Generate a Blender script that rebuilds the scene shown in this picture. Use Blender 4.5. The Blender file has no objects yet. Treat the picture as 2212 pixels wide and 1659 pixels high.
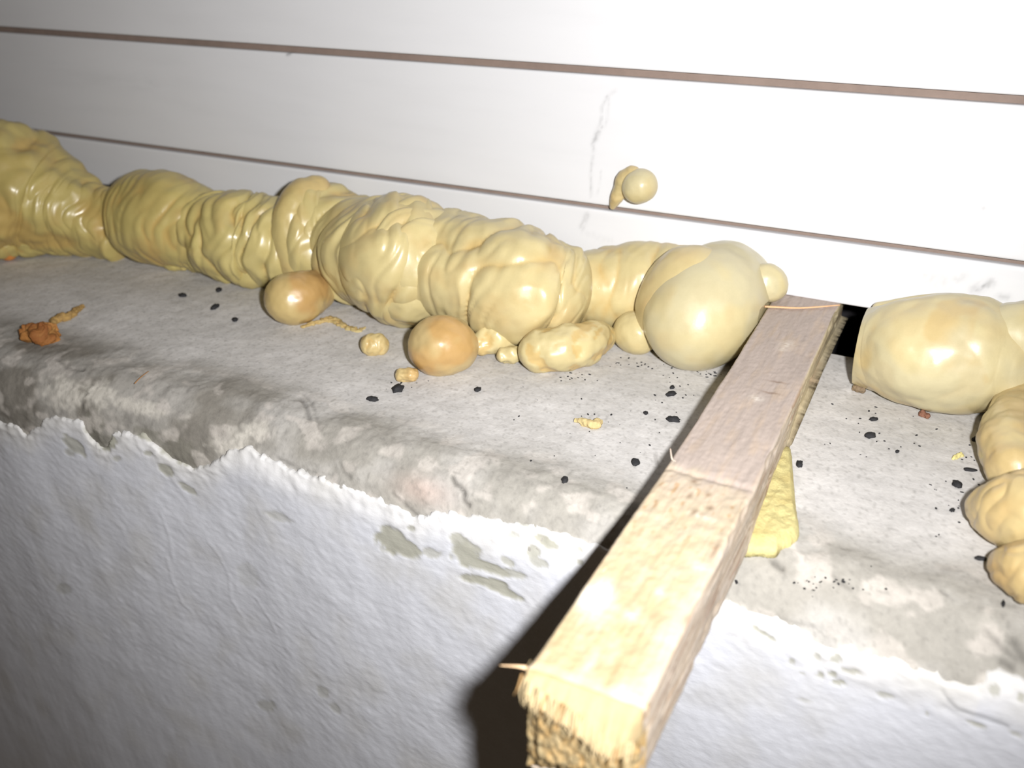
import bpy, bmesh, math, random
import numpy as np
from mathutils import Matrix, Vector

C = bpy.context.scene.collection
# ------------------------------------------------------------------ camera
F = 2080.0; PX, PY = 1106.0, 829.5
ax = np.array([.8835, -.2016, .4228]); ax /= np.linalg.norm(ax)
ay = np.array([.4677, .4089, -.7822]); ay -= ax * (ax @ ay); ay /= np.linalg.norm(ay)
az = np.cross(ax, ay)
ROT = np.array([ax, ay, az])                       # camera axes -> world axes
CAM = np.array([0.0, -.50265, .22941])
cd = bpy.data.cameras.new('camera'); cam = bpy.data.objects.new('camera', cd); C.objects.link(cam)
m = Matrix([list(r) for r in ROT]).to_4x4(); m.translation = Vector(CAM); cam.matrix_world = m
cd.sensor_width = 36; cd.lens = F / 2212 * 36; cd.clip_start = .01; cd.clip_end = 20
cd.dof.use_dof = True; cd.dof.focus_distance = .46; cd.dof.aperture_fstop = 9.0
bpy.context.scene.camera = cam

# ------------------------------------------------------------------ light: the camera's flash, a little right of the lens
w = bpy.data.worlds.new('world'); bpy.context.scene.world = w; w.use_nodes = True
w.node_tree.nodes['Background'].inputs[0].default_value = (1.0, .74, .48, 1)
w.node_tree.nodes['Background'].inputs[1].default_value = .048
def light(name, loc, aim, energy, size, blend, radius, col):
    l = bpy.data.lights.new(name, 'SPOT'); l.energy = energy; l.spot_size = math.radians(size)
    l.spot_blend = blend; l.shadow_soft_size = radius; l.color = col
    o = bpy.data.objects.new(name, l); C.objects.link(o); o.location = loc
    o.rotation_euler = (Vector(aim) - Vector(loc)).to_track_quat('-Z', 'Y').to_euler()
    return o
light('flash', (.043, -.484, .250), (-.285, .0, .022), 20.5, 101, 1.0, .0085, (1.0, .985, .965))
vs = bpy.context.scene.view_settings
vs.view_transform = 'Standard'; vs.look = 'None'; vs.gamma = 1; vs.use_curve_mapping = False
vs.exposure = 0.0

# ------------------------------------------------------------------ helpers
def ray(x, y): return ROT @ np.array([(x - PX) / F, -(y - PY) / F, -1.0])
def at(x, y, axis, v):
    r = ray(x, y); return CAM + r * (v - CAM[axis]) / r[axis]

_rs = np.random.RandomState(7); _perm = _rs.permutation(512); _perm = np.concatenate([_perm, _perm, _perm])
_gr = _rs.normal(size=(512, 3)); _gr /= np.linalg.norm(_gr, axis=1)[:, None]
def noise(p):
    p = np.asarray(p, float); i = np.floor(p).astype(int); f = p - i; i &= 511
    u = f * f * f * (f * (f * 6 - 15) + 10); out = 0
    for dx in (0, 1):
        wx = u[..., 0] if dx else 1 - u[..., 0]
        for dy in (0, 1):
            wy = u[..., 1] if dy else 1 - u[..., 1]
            for dz in (0, 1):
                wz = u[..., 2] if dz else 1 - u[..., 2]
                h = _perm[_perm[_perm[(i[..., 0] + dx) & 511] + ((i[..., 1] + dy) & 511)] + ((i[..., 2] + dz) & 511)]
                g = _gr[h & 511]
                out = out + wx * wy * wz * (g[..., 0] * (f[..., 0] - dx) + g[..., 1] * (f[..., 1] - dy) + g[..., 2] * (f[..., 2] - dz))
    return out * 1.6
def fbm(p, o=4):
    p = np.asarray(p, float); s = 0; a = 1.0
    for k in range(o): s = s + a * noise(p * 2 ** k + 17.3 * k); a *= .5
    return s
def sstep(a, b, x): t = np.clip((x - a) / (b - a), 0, 1); return t * t * (3 - 2 * t)
def stack(*a): return np.stack(np.broadcast_arrays(*a), -1)

def link(name, me, mat, parent=None):
    o = bpy.data.objects.new(name, me); C.objects.link(o)
    if mat: me.materials.append(mat)
    if parent is not None: o.parent = parent
    return o
def grid_mesh(name, P, col=None, wrap=False, caps=False, smooth=True):
    """P: (n, m, 3) grid. wrap closes the second direction, caps closes the ends."""
    n, mm = P.shape[:2]; idx = np.arange(n * mm).reshape(n, mm)
    if wrap: a = idx[:-1]; b = idx[1:]; q = np.stack([a, np.roll(a, -1, 1), np.roll(b, -1, 1), b], -1).reshape(-1, 4)
    else: q = np.stack([idx[:-1, :-1], idx[:-1, 1:], idx[1:, 1:], idx[1:, :-1]], -1).reshape(-1, 4)
    me = bpy.data.meshes.new(name); V = P.reshape(-1, 3)
    loops = q.ravel(); starts = np.arange(len(q)) * 4; tot = np.full(len(q), 4)
    if caps:
        loops = np.concatenate([loops, idx[0][::-1], idx[-1]])
        starts = np.append(starts, [len(q) * 4, len(q) * 4 + mm]); tot = np.append(tot, [mm, mm])
    me.vertices.add(len(V)); me.vertices.foreach_set('co', V.ravel().astype('f'))
    me.loops.add(len(loops)); me.loops.foreach_set('vertex_index', loops.astype('i'))
    me.polygons.add(len(starts)); me.polygons.foreach_set('loop_start', starts.astype('i'))
    me.polygons.foreach_set('loop_total', tot.astype('i'))
    me.polygons.foreach_set('use_smooth', np.full(len(starts), smooth))
    me.update(calc_edges=True)
    if col is not None:
        c = me.color_attributes.new('col', 'FLOAT_COLOR', 'POINT')
        cc = np.ones((len(V), 4), 'f'); cc[:, :3] = np.broadcast_to(col, P.shape).reshape(-1, 3)
        c.data.foreach_set('color', cc.ravel())
    return me
def srgb(r, g, b):
    c = np.array([r, g, b]) / 255.0
    return np.where(c <= .04045, c / 12.92, ((c + .055) / 1.055) ** 2.4)
def mixc(a, b, t): return a * (1 - t[..., None]) + b * t[..., None]

def thing(name, label, cat, loc=(0, 0, 0), group=None):
    o = bpy.data.objects.new(name, None); C.objects.link(o); o.location = loc; o.empty_display_size = .01
    return tag(o, label, cat, group)
def tag(o, label, cat, group=None):
    o['label'] = label; o['category'] = cat
    if group: o['group'] = group
    return o

def material(name, rough=.6, scale=400., vary=.08, bump=.3, bdist=.0006, spec=.4, coat=0., sss=0., stretch=(1, 1, 1),
             scale2=None, solid=None, rvary=0.):
    M = bpy.data.materials.new(name); M.use_nodes = True; nt = M.node_tree; N = nt.nodes; L = nt.links
    b = N['Principled BSDF']
    tc = N.new('ShaderNodeTexCoord'); mp = N.new('ShaderNodeMapping'); mp.inputs['Scale'].default_value = stretch
    L.new(tc.outputs['Object'], mp.inputs['Vector'])
    n1 = N.new('ShaderNodeTexNoise'); n1.inputs['Scale'].default_value = scale; n1.inputs['Detail'].default_value = 6
    n1.inputs['Roughness'].default_value = .65; L.new(mp.outputs[0], n1.inputs['Vector'])
    n2 = N.new('ShaderNodeTexNoise'); n2.inputs['Scale'].default_value = scale2 or scale * .22; n2.inputs['Detail'].default_value = 4
    L.new(mp.outputs[0], n2.inputs['Vector'])
    if solid is None: at_ = N.new('ShaderNodeAttribute'); at_.attribute_name = 'col'; csrc = at_.outputs['Color']
    else: rgb = N.new('ShaderNodeRGB'); rgb.outputs[0].default_value = (*solid, 1); csrc = rgb.outputs[0]
    add = N.new('ShaderNodeMath'); add.operation = 'ADD'; L.new(n1.outputs[0], add.inputs[0]); L.new(n2.outputs[0], add.inputs[1])
    mr = N.new('ShaderNodeMapRange'); mr.inputs[1].default_value = .6; mr.inputs[2].default_value = 1.4
    mr.inputs[3].default_value = 1 - vary; mr.inputs[4].default_value = 1 + vary; L.new(add.outputs[0], mr.inputs[0])
    vm = N.new('ShaderNodeVectorMath'); vm.operation = 'SCALE'; L.new(csrc, vm.inputs[0]); L.new(mr.outputs[0], vm.inputs['Scale'])
    L.new(vm.outputs[0], b.inputs['Base Color'])
    bp = N.new('ShaderNodeBump'); bp.inputs['Strength'].default_value = bump; bp.inputs['Distance'].default_value = bdist
    L.new(add.outputs[0], bp.inputs['Height']); L.new(bp.outputs[0], b.inputs['Normal'])
    b.inputs['Roughness'].default_value = rough; b.inputs['Specular IOR Level'].default_value = spec
    if rvary:
        m3 = N.new('ShaderNodeMapRange'); m3.inputs[1].default_value = .35; m3.inputs[2].default_value = .65
        m3.inputs[3].default_value = rough - rvary; m3.inputs[4].default_value = rough + rvary
        L.new(n2.outputs[0], m3.inputs[0]); L.new(m3.outputs[0], b.inputs['Roughness'])
    if coat: b.inputs['Coat Weight'].default_value = coat; b.inputs['Coat Roughness'].default_value = .22
    if sss:
        b.inputs['Subsurface Weight'].default_value = sss; b.inputs['Subsurface Radius'].default_value = (1, .7, .35)
        b.inputs['Subsurface Scale'].default_value = .002
    return M

M_board = material('painted board', .45, 60, .012, .08, .0004, .3, stretch=(.25, 1, 1.6))
M_back = material('dark backing strip', .7, 150, .15, .2, solid=tuple(srgb(128, 112, 103)))
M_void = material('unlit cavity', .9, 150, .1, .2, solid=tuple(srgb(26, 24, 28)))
M_conc = material('raw concrete', .9, 420, .16, .45, .0006, .2, scale2=95)
M_plas = material('rough plaster', .8, 380, .05, .4, .0005, .25, stretch=(.7, 1, 1.25), scale2=110)
M_foam = material('cured foam skin', .36, 900, .04, .12, .0004, .5, coat=.25, sss=.0, scale2=160, rvary=.08)
M_cutfoam = material('crumbly foam', .75, 900, .12, .6, .0008, .3, scale2=260)
M_wood = material('rough sawn wood', .75, 700, .12, .35, .0004, .25, stretch=(1.6, .22, 1.6), scale2=220)
M_grit = material('black grit', .8, 900, .3, .3, spec=.15, solid=tuple(srgb(46, 46, 48)))

# ------------------------------------------------------------------ board wall
BZ = .030                                          # underside of the lowest board
def spans(a0, a1, b0, b1, step, g=1.25):            # fine steps in [b0,b1], growing outside
    v = list(np.arange(b0, b1 + step, step)); d = step
    while v[-1] < a1: d *= g; v.append(v[-1] + d)
    d = step
    while v[0] > a0: d *= g; v.insert(0, v[0] - d)
    return np.array(v)
def box(bm, x0, x1, y0, y1, z0, z1, bev=0.0):
    vs_ = [bm.verts.new(p) for p in [(x0, y0, z0), (x1, y0, z0), (x1, y1, z0), (x0, y1, z0), (x0, y0, z1), (x1, y0, z1), (x1, y1, z1), (x0, y1, z1)]]
    for f in [(3, 2, 1, 0), (4, 5, 6, 7), (0, 1, 5, 4), (1, 2, 6, 5), (2, 3, 7, 6), (3, 0, 4, 7)]: bm.faces.new([vs_[i] for i in f])
XL, XR = -1.7, .55
bm = bmesh.new(); box(bm, XL, XR, .0045, .012, BZ + .004, .42); me = bpy.data.meshes.new('wall_back'); bm.to_mesh(me); bm.free()
wall = link('wall_back', me, M_back); wall['kind'] = 'structure'; wall['label'] = 'white painted horizontal board wall above the concrete ledge'

def seg_dist(X, Z, pts):
    d = np.full(X.shape, 9.)
    for (a, b) in zip(pts[:-1], pts[1:]):
        a = np.array(a); b = np.array(b); ab = b - a; t = np.clip(((X - a[0]) * ab[0] + (Z - a[1]) * ab[1]) / max(ab @ ab, 1e-12), 0, 1)
        d = np.minimum(d, np.hypot(X - a[0] - t * ab[0], Z - a[1] - t * ab[1]))
    return d
def wallpts(l): return [tuple(at(x, y, 1, 0)[[0, 2]]) for x, y in l]
MARKS = [  # smudges on the paint: points, half-width (m), strength
    ([(1312, 208), (1300, 232), (1299, 262), (1288, 292), (1281, 330), (1276, 372), (1277, 425)], .0009, .16),
    ([(1297, 275), (1288, 292), (1281, 312)], .0014, .30),
    ([(1316, 210), (1312, 250), (1308, 275)], .0008, .10),
    ([(1298, 370), (1294, 400), (1290, 420)], .0007, .10),
    ([(1330, 195), (1310, 210)], .0012, .08),
    ([(1268, 462), (1262, 478), (1256, 492)], .0016, .20),
    ([(1325, 452), (1316, 446)], .0012, .45),
    ([(1540, 220), (1620, 217), (1660, 228)], .0012, .10),
    ([(620, 118), (632, 112)], .0010, .35),
    ([(225, 33), (228, 50)], .0010, .20),
    ([(2050, 400), (2110, 415), (2130, 420)], .004, .06),
    ([(2115, 448), (2130, 452)], .0015, .16),
    ([(1260, 500), (1290, 512), (1320, 520)], .002, .05),
    ([(2000, 600), (2040, 605)], .005, .07), ([(2065, 605), (2080, 598)], .0025, .10), ([(2105, 625), (2125, 618), (2140, 612)], .0022, .28),
    ([(2160, 640), (2175, 642)], .0018, .20), ([(1750, 545), (1830, 575)], .004, .04), ([(120, 160), (330, 185)], .006, .04)]
MARKS = [(wallpts(p), wd, s) for p, wd, s in MARKS]
def board(z0, z1, first):
    x = spans(XL, XR, -.55, .06, .0012); r = .0012
    # profile of one board: back bottom, round bottom edge, face, round top edge, back top
    zs = np.concatenate([[z0 + r], z0 + r - r * np.sin(np.linspace(0, 1.57, 4))[1:]])
    prof = [(.012, z0), (r, z0)] + [(r - r * math.sin(t), z0 + r - r * math.cos(t)) for t in np.linspace(.3, 1.57, 4)]
    nz = max(8, int(min(z1 - z0, .12) / .0014)); zf = np.linspace(z0 + r, z1 - r, nz)[1:-1]
    prof += [(0, z) for z in zf] + [(r - r * math.cos(t), z1 - r + r * math.sin(t)) for t in np.linspace(0, 1.3, 4)] + [(r, z1), (.012, z1)]
    prof = np.array(prof)
    X = x[:, None] + 0 * prof[None, :, 0]; Yv = 0 * X + prof[None, :, 0]; Z = 0 * X + prof[None, :, 1]
    Yv = Yv + np.where(Yv < .002, .00025 * noise(stack(X * 18, Z * 60, z0 * 99)), 0)
    dark = np.zeros(X.shape)
    for p, wd, s in MARKS:
        d = seg_dist(X, Z, p); dark = np.maximum(dark, s * np.exp(-(d / wd) ** 2) * np.clip(.6 + .9 * noise(stack(X * 500, Z * 350, 3)), .15, 1.2))
    dark += .015 * np.clip(fbm(stack(X * 14, Z * 110, 5)), 0, 1)
    base = srgb(212, 213, 217); col = mixc(np.broadcast_to(base, X.shape + (3,)), srgb(70, 70, 74), np.clip(dark * 1.6, 0, 1))
    o = link('board', grid_mesh('board', stack(X, Yv, Z), col, wrap=True, caps=True), M_board, wall)
    return o
board(BZ, .0637, True)
board(.0666, .1390, False)
board(.1432, .2170, False)
board(.2205, .2940, False)
board(.2975, .3700, False)
# cavity behind the lowest board: its shade is put into near-black panels
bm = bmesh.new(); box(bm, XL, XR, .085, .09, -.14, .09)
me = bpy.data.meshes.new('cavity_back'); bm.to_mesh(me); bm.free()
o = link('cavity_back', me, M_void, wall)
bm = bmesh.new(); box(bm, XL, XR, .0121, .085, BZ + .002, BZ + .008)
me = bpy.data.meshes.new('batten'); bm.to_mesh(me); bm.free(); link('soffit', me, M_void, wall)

# ------------------------------------------------------------------ ledge and plastered wall face below
YE, RR, S0 = -.207, .030, .09                      # face plane, edge radius, start behind wall
LT = S0 - (YE + RR); LA = RR * math.pi / 2
def edge_shift(x):                                  # the edge wanders in and out along x
    return -.010 * sstep(-.33, -.50, x) + .0011 * noise(stack(x * 14, 0, 0)) + .0003 * noise(stack(x * 45, 3, 0))
def profile(x, s):
    a = np.clip((s - LT) / RR, 0, math.pi / 2); k = sstep(0, LT, s) * 1.0
    y = np.where(s < LT, S0 - s, (YE + RR) - RR * np.sin(a)); z = np.where(s < LT, 0, -RR + RR * np.cos(a))
    z = np.where(s > LT + LA, -RR - (s - LT - LA), z)
    z = np.where(s < S0, -.14 * sstep(.0015, .004, S0 - s), z)    # behind the boards the ledge drops into an open cavity
    ny = np.where(s < LT, 0, -np.sin(a)); nz = np.where(s < LT, 1, np.cos(a))
    y = y + edge_shift(x) * sstep(LT - .05, LT + .02, s)
    return y, z, ny, nz
def hit(px, py):                                    # pixel of the photograph -> (x, s) on the clean profile
    r = ray(px, py); t = np.linspace(.2, 1.2, 6000); P = CAM + t[:, None] * r
    sh = edge_shift(P[:, 0]); y = P[:, 1] - sh; z = P[:, 2]
    ye, yc, zc = YE, YE + RR, -RR
    inside = (z < 0) & (y > ye) & ~((y < yc) & (z > zc) & (np.hypot(y - yc, z - zc) > RR))
    i = int(np.argmax(inside)); x, y, z = P[i, 0], y[i], z[i]
    if y >= yc: s = S0 - y
    elif z > zc: s = LT + RR * math.atan2(yc - y, z - zc)
    else: s = LT + LA + (zc - z)
    return x, s
def hits(l): return [hit(*p) for p in l]

BND = [(-400, 850), (-200, 880), (0, 908), (36, 914), (59, 935), (84, 915), (100, 902), (125, 896), (150, 900), (180, 905), (205, 955), (232, 965), (250, 930), (316, 938),
       (375, 990), (425, 1007), (452, 998), (478, 985), (500, 968), (540, 962), (566, 980), (588, 990), (633, 1012), (678, 1025), (768, 1052), (836, 1080),
       (904, 1116), (920, 1114), (932, 1102), (971, 1102), (998, 1113), (1052, 1113), (1107, 1126), (1215, 1145), (1270, 1170), (1320, 1185), (1450, 1250),
       (1568, 1288), (1597, 1301), (1638, 1324), (1706, 1337), (1751, 1362), (1756, 1378), (1783, 1398), (1838, 1391), (1886, 1414), (1934, 1417),
       (1970, 1436), (2028, 1443), (2047, 1465), (2086, 1478), (2120, 1476), (2128, 1446), (2176, 1449), (2212, 1465), (2400, 1520)]
BH = np.array(hits(BND)); BH = BH[np.argsort(BH[:, 0])]
BARE = [  # bare grey spots in the plaster: cx, cy, rx, ry, degrees, strength
    (848, 1163, 30, 22, 25, 1), (876, 1180, 34, 15, 25, 1), (935, 1191, 18, 8, 15, .7), (1005, 1172, 34, 10, 30, .9), (1010, 1195, 26, 18, 45, 1), (1045, 1218, 58, 9, 18, 1),
    (1090, 1232, 40, 7, 10, .8), (1050, 1252, 45, 8, 12, 1), (1085, 1270, 42, 8, 25, 1), (1180, 1170, 24, 9, 30, 1), (1155, 1190, 14, 12, 40, .9), (1100, 1210, 14, 6, 30, .8),
    (1168, 1212, 20, 9, 20, .8), (1110, 1155, 12, 6, 10, .6), (893, 1138, 8, 6, 0, .8), (1250, 1186, 10, 5, 20, .8), (1255, 1212, 9, 5, 20, .8), (1130, 1130, 14, 3, 20, .7),
    (165, 960, 26, 10, 40, .8), (205, 920, 16, 30, -20, 1), (232, 955, 18, 14, 0, 1), (362, 1012, 16, 9, 40, .9), (410, 1052, 22, 6, 35, .8), (325, 976, 8, 5, 0, .8), (155, 974, 10, 6, 30, .6),
    (258, 988, 8, 5, 0, .6), (605, 1112, 26, 7, 20, .45), (340, 945, 50, 10, 20, 1), (390, 975, 45, 18, 30, 1),
    (1655, 1366, 24, 4, 32, .9), (1711, 1423, 6, 6, 0, .8), (1807, 1418, 9, 8, 0, .8), (1801, 1451, 8, 5, 10, .9), (1772, 1453, 7, 6, 0, .9), (1816, 1469, 16, 4, 12, .9), (1842, 1446, 18, 4, 15, .8),
    (1735, 1448, 8, 3, 0, .6), (1912, 1496, 14, 5, 10, .7), (2150, 1488, 12, 9, 30, .7), (1768, 1415, 9, 6, 40, .7), (2110, 1557, 18, 4, 20, .8), (2205, 1505, 6, 8, 0, .8), (2003, 1535, 4, 3, 0, .6),
    (2195, 1580, 14, 4, 30, .6), (1740, 1505, 14, 3, 10, .4),
    (142, 1268, 14, 10, 0, .4), (580, 1520, 16, 10, 10, .5), (700, 1490, 14, 8, 40, .5), (728, 1525, 12, 7, 50, .45), (540, 1240, 26, 18, 60, .25)]
def ell(px, py, rx, ry, deg):
    c, s_ = math.cos(math.radians(deg)), math.sin(math.radians(deg))
    o0 = np.array(hit(px, py)); a = np.array(hit(px + rx * c, py + rx * s_)) - o0; b = np.array(hit(px - ry * s_, py + ry * c)) - o0
    return o0, np.linalg.inv(np.stack([a, b], 1))
BARE_E = [(ell(*b[:5]), b[5]) for b in BARE]
def bare_field(X, S):
    n = .45 * fbm(stack(X * 260, S * 260, 2.5), 3); v = np.zeros(X.shape)
    for (o0, Mi), st in BARE_E:
        k = np.abs(X - o0[0]) + np.abs(S - o0[1]) < .06
        if not k.any(): continue
        dx = X[k] - o0[0]; ds = S[k] - o0[1]; u = Mi[0, 0] * dx + Mi[0, 1] * ds; q = Mi[1, 0] * dx + Mi[1, 1] * ds
        v[k] = np.maximum(v[k], st * sstep(1.4, 1.0, np.hypot(u, q) + .7 * n[k]))
    return v
CRACKS = [(hits([(978, 1032), (983, 1046), (995, 1052), (1004, 1066), (1002, 1082), (1015, 1092)]), .0008, .9),
          (hits([(648, 858), (662, 882), (668, 905)]), .0012, .6), (hits([(655, 850), (672, 870), (684, 902), (690, 930)]), .0009, .35),
          (hits([(735, 1000), (742, 1018), (758, 1032)]), .0009, .5), (hits([(120, 775), (145, 795), (180, 800)]), .001, .55),
          (hits([(848, 1065), (905, 1117), (922, 1116)]), .0007, .6), (hits([(180, 880), (178, 862), (190, 850)]), .0008, .4),
          (hits([(600, 990), (640, 1012), (680, 1022)]), .0007, .55), (hits([(1670, 1215), (1692, 1229)]), .0011, .8), (hits([(1800, 1245), (1835, 1270)]), .001, .4),
          (hits([(2130, 1360), (2165, 1400), (2200, 1425)]), .0012, .5), (hits([(2190, 1385), (2212, 1425)]), .0016, .7), (hits([(2165, 1432), (2185, 1440)]), .0016, .7),
          (hits([(1633, 1322), (1760, 1358)]), .0007, .45), (hits([(2030, 1272), (2045, 1283)]), .0007, .5)]
PCR = [(hits([(2050, 1505), (2070, 1522), (2110, 1538), (2150, 1552), (2178, 1563)]), .0008, .5), (hits([(2035, 1480), (2050, 1505)]), .0006, .25)]
SCR = [hits(l) for l in ([(455, 1165), (478, 1195), (500, 1240), (505, 1290), (530, 1330)], [(365, 1200), (375, 1245), (400, 1300), (420, 1320)],
                         [(295, 1225), (320, 1248)], [(590, 1330), (612, 1350)], [(355, 1110), (372, 1160), (380, 1210)], [(560, 1290), (590, 1335), (600, 1360)])]

xg = spans(XL, XR, -.60, .07, .0011)
def surf(sv):
    X = xg[:, None] + 0 * sv[None]; S = sv[None] + 0 * X; y, z, ny, nz = profile(X, S); return X, S, y, z, ny, nz
# concrete
sv = np.concatenate([np.arange(0, .083, .008), np.arange(.083, .10, .0007), np.arange(.10, .24, .0012), np.arange(.24, .40, .0010)])
X, S, y, z, ny, nz = surf(sv)
edge = sstep(.240, .275, S)                         # crumbled zone round the edge
rough = .00018 * fbm(stack(X * 120, S * 120, 1), 3) + .0009 * noise(stack(X * 12, S * 16, 4)) * sstep(.02, .12, S)
rough += edge * (.0010 * fbm(stack(X * 42, S * 60, 8), 4) + .0004 * np.abs(fbm(stack(X * 170, S * 130, 8), 3)))
cr = np.zeros(X.shape); ck = np.zeros(X.shape)
for p, wd, s_ in CRACKS:
    jit = .0006 * noise(stack(X * 400, S * 400, 1)); d = seg_dist(X + jit, S + jit, p); e = s_ * np.exp(-(d / wd) ** 2); cr = np.maximum(cr, e)
rough -= .0016 * cr
c0 = srgb(196, 194, 193); c1 = srgb(148, 145, 139); c2 = srgb(120, 116, 109)
f1 = np.clip(.5 + .9 * fbm(stack(X * 22, S * 30, 6), 4), 0, 1)
left = sstep(-.22, -.42, X)                          # raw darker concrete towards the left
col = mixc(np.broadcast_to(c0, X.shape + (3,)), c1, np.clip(.22 * f1 + edge * (.62 + .38 * f1) + .0 * left, 0, 1))
col = mixc(col, c2, np.clip(.75 * left * edge * sstep(.35, .75, f1) + .45 * left * edge, 0, 1))
drk = np.clip(bare_field(X, S), 0, 1) * edge
col = mixc(col, srgb(118, 116, 106), .6 * drk * left)
col = mixc(col, srgb(190, 184, 178), np.clip(.5 * sstep(.62, .9, np.clip(.5 + fbm(stack(X * 60, S * 80, 12), 3), 0, 1)) * edge, 0, 1))
for (qx, qy, a1, a2) in [(145, 850, 48, 38), (215, 850, 40, 26), (60, 960, 40, 30), (510, 960, 45, 30), (300, 880, 60, 18), (560, 930, 30, 25)]:
    (o0, Mi) = ell(qx, qy, a1, a2, 10); dx = X - o0[0]; ds = S - o0[1]; e = np.hypot(Mi[0, 0] * dx + Mi[0, 1] * ds, Mi[1, 0] * dx + Mi[1, 1] * ds)
    e = sstep(1.3, .5, e + .6 * fbm(stack(X * 150, S * 150, 77), 3)); col = mixc(col, srgb(188, 184, 176), .8 * e); rough = rough + e * .0006 * np.abs(fbm(stack(X * 260, S * 260, 78), 3))
pink = hit(915, 1060); col = mixc(col, srgb(185, 160, 150), .45 * np.exp(-((X - pink[0]) / .014) ** 2 - ((S - pink[1]) / .006) ** 2))
col = mixc(col, srgb(60, 58, 54), np.clip(.75 * cr, 0, 1))
fl = sstep(.30, .5, noise(stack(X * 520, S * 420, 31))) * .30        # dark freckles in the concrete
col = mixc(col, srgb(110, 108, 104), fl)
ledge = link('trim_1', grid_mesh('ledge', stack(X, y + ny * rough, z + nz * rough), col), M_conc)
ledge['kind'] = 'structure'; ledge['label'] = 'raw grey concrete ledge with a crumbling edge'
ZL = z + nz * rough
def ledge_z(xx, yy):
    i = np.clip(np.searchsorted(xg, xx), 0, len(xg) - 1); j = np.clip(np.searchsorted(sv, S0 - yy), 0, len(sv) - 1); return ZL[i, j]

# plaster coat on the face, thinning to a ragged top edge
sp = np.concatenate([np.arange(LT + .004, .47, .0010), spans(.47, 1.6, .47, .471, .0012, 1.05)[1:]])
X, S, y, z, ny, nz = surf(sp)
sb = np.interp(X[:, 0], BH[:, 0], BH[:, 1])[:, None]
rag = .0016 * fbm(stack(X * 150, S * 150, 21), 4) + .0010 * noise(stack(X * 380, S * 600, 4))
cover = sstep(-.0014, .0012, S - sb + rag)
bare = bare_field(X, S)
th = -.0045 + (.0062 * cover) - .0022 * np.clip(bare, 0, 1) * 0
th += .0004 * noise(stack(X * 6, S * 6, 2)) * sstep(.30, .36, S)
brush = fbm(stack(X * 150 + S * 90, S * 260 - X * 120, 9), 4)
th += .00016 * brush * cover + .0004 * fbm(stack(X * 40, S * 40, 33), 3) * cover
th -= .0006 * np.clip(bare, 0, 1)
near = sstep(.020, .0, S - sb)
th += near * cover * .0007 * fbm(stack(X * 120, S * 160, 40), 3)
pc = np.zeros(X.shape)
for p, wd, s_ in PCR: pc = np.maximum(pc, s_ * np.exp(-(seg_dist(X, S, p) / wd) ** 2))
sc_ = np.zeros(X.shape)
for p in SCR: sc_ = np.maximum(sc_, np.exp(-(seg_dist(X, S, p) / .0011) ** 2))
th -= .0008 * pc; th += .00022 * sc_
base = srgb(198, 200, 208)
col = mixc(np.broadcast_to(base, X.shape + (3,)), srgb(212, 210, 206), near * .6)
st = np.clip(fbm(stack(X * 30 + S * 12, S * 22 - X * 10, 50), 4), 0, 1)
col = mixc(col, srgb(176, 172, 160), .35 * st)
col = mixc(col, srgb(154, 153, 140), np.clip(bare, 0, 1) * .9)
col = mixc(col, srgb(90, 90, 90), pc)
col = mixc(col, srgb(150, 148, 140), np.clip(1 - cover, 0, 1) * .6)
sm = hit(430, 1560); col = mixc(col, srgb(150, 146, 134), .0 * X)
pl = link('wall_front', grid_mesh('plaster', stack(X, y + ny * th, z + nz * th), col), M_plas)
pl['kind'] = 'structure'; pl['label'] = 'rough bluish-white plastered wall face below the ledge'

# ------------------------------------------------------------------ foam
def crom(P, n):
    P = np.asarray(P, float); k = len(P)
    if k == 1: return np.repeat(P, n, 0)
    Q = np.vstack([2 * P[0] - P[1], P, 2 * P[-1] - P[-2]]); t = np.linspace(0, k - 1 - 1e-9, n); i = t.astype(int); f = (t - i)[:, None]
    a, b, c, d = Q[i], Q[i + 1], Q[i + 2], Q[i + 3]
    return .5 * (2 * b + (c - a) * f + (2 * a - 5 * b + 4 * c - d) * f ** 2 + (3 * b - a - 3 * c + d) * f ** 3)
def centre(px, py, pr, k=.95, mode='ledge', lift=0.0):
    r = ray(px, py); rad = pr / F                    # radius grows with distance t
    if mode == 'ledge': t = (CAM[2] - lift) / (k * rad - r[2])
    elif mode == 'wall': t = -CAM[1] / (r[1] + k * rad)
    else: t = (mode - CAM[1]) / r[1]
    return np.append(CAM + t * r, rad * t)
FOAM = srgb(186, 172, 128); FOAMO = srgb(176, 142, 90); FOAMB = srgb(166, 136, 76); FOAMP = srgb(186, 178, 146); FOAML = srgb(174, 160, 100)
YS = []
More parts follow.
